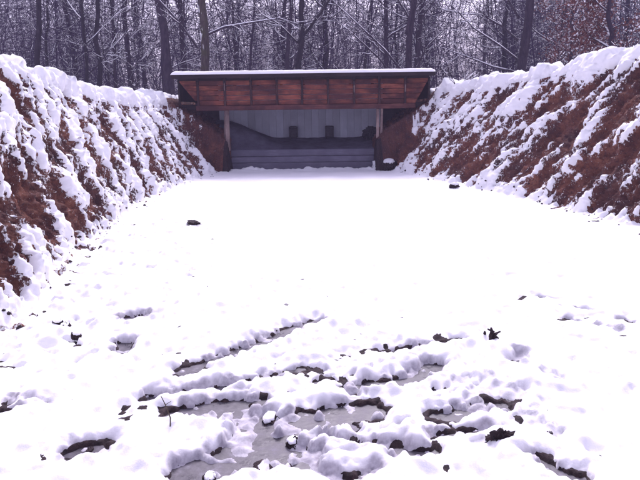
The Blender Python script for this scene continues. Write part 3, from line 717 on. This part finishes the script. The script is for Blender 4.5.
MAIN = [
 ('slender very dark straight trunk above the crest of the left bank', 52, 25, dict(H=16, r=.115, nl=9, first=.35, seed=101), 'bark_dark'),
 ('thick mossy trunk behind the left end of the shelter roof, slightly wavy', 173, 27, dict(H=17, r=.21, lean=(-.6, 0), nl=12, first=.25, seed=102), 'bark'),
 ('thick trunk with snow plastered up its side leaning over the roof corner', 203, 26, dict(H=17, r=.19, lean=(1.2, 0), nl=10, first=.3, seed=103,
   manual=[(.055, [(.1, 0, 2.7), (-.6, 0, 3.7), (-1.3, -.1, 4.5), (-2.0, -.1, 5.0)]), (.05, [(.25, 0, 3.1), (1.2, -.2, 3.45), (2.3, -.3, 3.6), (3.4, -.3, 3.75), (4.2, -.3, 3.5)])]), 'bark_moss'),
 ('dark forked tree with long rising right limb behind the middle of the roof', 301, 26, dict(H=14, r=.13, nl=14, first=.3, seed=104,
   manual=[(.07, [(.0, 0, 2.9), (.7, -.1, 3.7), (1.3, -.1, 4.5), (1.9, -.2, 5.6), (2.2, -.2, 6.6)]), (.04, [(0, 0, 2.9), (-.7, 0, 3.6), (-1.4, 0, 4.0), (-2.2, 0, 4.9)])]), 'bark_dark'),
 ('tree splitting into a steep V behind the right part of the roof', 405, 26.5, dict(H=14, r=.15, nl=14, first=.3, seed=105,
   manual=[(.075, [(.0, 0, 3.2), (.25, 0, 4.4), (.6, -.1, 5.8), (.8, -.1, 7.5)]), (.045, [(-.2, 0, 1.8), (-.9, -.2, 2.6), (-1.9, -.3, 3.5), (-2.9, -.3, 4.4), (-3.9, -.3, 5.4)]), (.045, [(-.6, -.3, 1.6), (-1.2, -.4, 2.3), (-2.2, -.4, 3.2), (-3.3, -.4, 4.1)])]), 'bark'),
 ('stout trunk with long drooping snow-lined limbs behind the right bank', 512, 25, dict(H=16, r=.19, nl=16, first=.2, seed=106,
   manual=[(.05, [(0, 0, 2.7), (-.7, -.2, 3.2), (-1.5, -.3, 3.6), (-2.4, -.3, 3.65)]), (.05, [(0, 0, 2.0), (-.8, -.3, 2.5), (-1.8, -.4, 3.1), (-2.6, -.4, 3.9)]), (.045, [(0, 0, 1.5), (-1.0, -.3, 1.7), (-2.1, -.4, 2.1), (-3.2, -.4, 2.5)]), (.05, [(0, 0, 3.5), (-.8, -.2, 4.6), (-1.8, -.3, 5.2)])]), 'bark'),
 ('tall mid-brown trunk rising behind the dip of the left bank', 140, 32, dict(H=17, r=.14, nl=12, first=.25, seed=107), 'bark'),
 ('thin wavy trunk between two thicker ones above the left bank', 97, 30, dict(H=16, r=.12, nl=12, first=.3, seed=108, lean=(.8, 0)), 'bark_dark'),
 ('slim trunk close beside the mossy one behind the shelter corner', 188, 33, dict(H=17, r=.15, nl=12, first=.3, seed=109), 'bark'),
]
for lab, pxx, d, kw, bk in MAIN:
    t = make_tree(**kw); x = px(pxx, d)
    tree_obj('forest_tree', tree_meshes(t, 'forest_tree'), place(x, d), 0, lab, None, bk)
TEMPL = [tree_meshes(make_tree(H=random.uniform(13, 17), r=rr, nl=n_, first=.10, spread=.20, seed=200 + i), 't') for i, (rr, n_) in enumerate(((.10, 16), (.13, 17), (.08, 15), (.15, 18), (.07, 15)))]
random.seed(11)
spots = []
for i in range(48):
    for _ in range(40):
        d = random.uniform(29, 50); p_ = random.uniform(-60, 700); x = px(p_, d)
        if all(math.hypot(x - a, d - b_) > 1.6 for a, b_ in spots): break
    spots.append((x, d))
for i, (x, y) in enumerate(spots):
    dark, thick = i % 3 == 0, (i % 5) in (1, 3)
    kind = ('dark-barked' if dark else 'grey-brown') + (' bare tree with a sturdy trunk' if thick else ' bare tree with a thin trunk')
    tree_obj('bare_tree', TEMPL[i % 5], place(x, y), random.uniform(0, 6.28), kind + ' standing deep in the wood', kind.replace('tree with', 'trees with') + ' in the wood', 'bark_dark' if dark else 'bark', random.uniform(.8, 1.15))
# copper-leaved beech behind the right bank
def leafy(seed, cx_, H, n_, rad_):
    t = make_tree(H=H, r=.09, nl=16, first=.08, spread=.30, seed=seed)
    P = np.array(t.bv); idx = rng.integers(0, len(P), n_); C = P[idx] + rng.normal(size=(n_, 3)) * .13
    a = rng.normal(size=(n_, 3)); a /= np.linalg.norm(a, axis=1, keepdims=True); b_ = np.cross(a, rng.normal(size=(n_, 3))); b_ /= np.linalg.norm(b_, axis=1, keepdims=True)
    s_ = rng.uniform(.025, .055, (n_, 1)) * rad_
    Vv = np.stack([C - a * s_, C + b_ * s_ * .6, C + a * s_, C - b_ * s_ * .6], 1).reshape(-1, 3)
    return t, mesh_np('leaves', Vv, np.arange(n_ * 4).reshape(-1, 4))
for lab, pxx, d, H, n_, sd_ in (('young beech keeping copper-brown leaves dusted with snow behind the right bank', 600, 19.5, 6.5, 15000, 301), ('small copper-leaved beech further back, its leaves flecked with snow', 655, 22, 8, 14000, 302), ('pale copper shrub-like beech beside the stout trunk', 570, 26, 6, 10000, 303)):
    t, lm = leafy(sd_, 0, H, n_, 1.0)
    x = px(pxx, d); e = tree_obj('copper_beech', tree_meshes(t, 'b'), place(x, d), 0, lab, None, 'bark')
    link('leaves', lm, 'copper_leaf', e)['kind'] = 'stuff'
# small snowy brush on the crest of the right bank and behind the roof
def brush(seed, n_, h_):
    t = Tree(); global rng; rng = np.random.default_rng(seed); random.seed(seed)
    for i in range(n_):
        a = random.uniform(0, 6.28); t.limb((0.1 * math.cos(a), .1 * math.sin(a), -.1), (math.cos(a) * .7, math.sin(a) * .7, 1), h_ * random.uniform(.6, 1.1), .008, 1, .1)
    return mesh('stems', t.bv, t.bf), mesh('snow', t.sv, t.sf)
for lab, x, y, sd_, n_, h_ in (('snow-laden bramble on the crest of the right bank beside the roof end', 3.9, 17.6, 401, 9, .7), ('low snowy brush on the right bank crest below the stout trunk', 5.3, 14.6, 402, 8, .6), ('leafless bramble with snow on the high right bank crest', 6.2, 12.5, 403, 8, .5), ('short dry brush at the left corner of the shelter roof', -5.0, 18.2, 404, 7, .6)):
    bm_, sm_ = brush(sd_, n_, h_); e = tag(empty('bramble', (x, y, bank_z(x, y))), lab, 'bush')
    link('stems', bm_, 'bark', e); link('branch_snow', sm_, 'tree_snow', e)['kind'] = 'stuff'
# the mass of stems and twigs deep in the wood
rng = np.random.default_rng(55)
def prisms(P0, P1, r0, r1):
    n_ = len(P0); d = P1 - P0; d /= np.linalg.norm(d, axis=1, keepdims=True) + 1e-9
    a = np.cross(d, rng.normal(size=(n_, 3))); a /= np.linalg.norm(a, axis=1, keepdims=True) + 1e-9; b_ = np.cross(d, a)
    rings = []
    for P, r_ in ((P0, r0), (P1, r1)):
        for j in range(3):
            t = 2 * np.pi * j / 3; rings.append(P + r_[:, None] * (math.cos(t) * a + math.sin(t) * b_))
    V = np.stack(rings, 1).reshape(-1, 3); k = np.arange(n_)[:, None] * 6
    Q = np.concatenate([k + np.array([[j, (j + 1) % 3, 3 + (j + 1) % 3, 3 + j]]) for j in range(3)], 0)
    return V, Q
def wood_mass(nst, ntw, y0, y1):
    y = rng.uniform(y0, y1, nst); x = rng.uniform(-.66, .66, nst) * y; z = forest_z(x, y)
    P0 = np.stack([x, y, z - .1], 1); h_ = rng.uniform(6, 15, nst); P1 = P0 + np.stack([rng.normal(size=nst) * 1.7, rng.normal(size=nst) * 1.0, h_], 1)
    r_ = rng.uniform(.015, .05, nst); A = prisms(P0, P1, r_, r_ * .3)
    # tufts of twigs: each springs from a stem, leaning up and out
    i = rng.integers(0, nst, ntw); f = rng.uniform(.02, 1, ntw)[:, None]; C = P0[i] * (1 - f) + P1[i] * f
    C = C + rng.normal(size=(ntw, 3)) * np.array([.6, .6, .35])
    d = rng.normal(size=(ntw, 3)) * np.array([1, 1, .55]) + np.array([0, 0, .45]); d /= np.linalg.norm(d, axis=1, keepdims=True)
    L = rng.uniform(.5, 1.9, ntw)[:, None]; r2 = rng.uniform(.008, .021, ntw)
    B = prisms(C, C + d * L, r2, r2 * .35)
    return np.concatenate([A[0], B[0]]), np.concatenate([A[1], B[1] + len(A[0])])
V1, Q1 = wood_mass(420, 36000, 30, 52); V2, Q2 = wood_mass(1100, 105000, 50, 95)
me = mesh_np('far_wood', np.concatenate([V1, V2]), np.concatenate([Q1, Q2 + len(V1)]))
tag(link('far_wood', me, 'far_bark'), 'dense tangle of thin stems and snow-flecked twigs deep in the wood', 'wood', kind='stuff')

# ------------------------------------------------------------------ damp winter air
m = bpy.data.materials.new('damp_air'); m.use_nodes = True; nt = m.node_tree; nt.nodes.clear()
pv = nt.nodes.new('ShaderNodeVolumePrincipled'); ou = nt.nodes.new('ShaderNodeOutputMaterial')
pv.inputs['Color'].default_value = (0.74, 0.66, 0.98, 1); pv.inputs['Density'].default_value = HAZE; pv.inputs['Anisotropy'].default_value = 0.0
nt.links.new(pv.outputs[0], ou.inputs['Volume']); M['damp_air'] = m
v = [(x, y, z) for x in (-130, 130) for y in (-40, 180) for z in (-1.2, 24)]
f = [(0, 1, 3, 2), (4, 6, 7, 5), (0, 4, 5, 1), (2, 3, 7, 6), (0, 2, 6, 4), (1, 5, 7, 3)]
tag(link('haze', mesh('haze', v, f), 'damp_air'), kind='stuff')
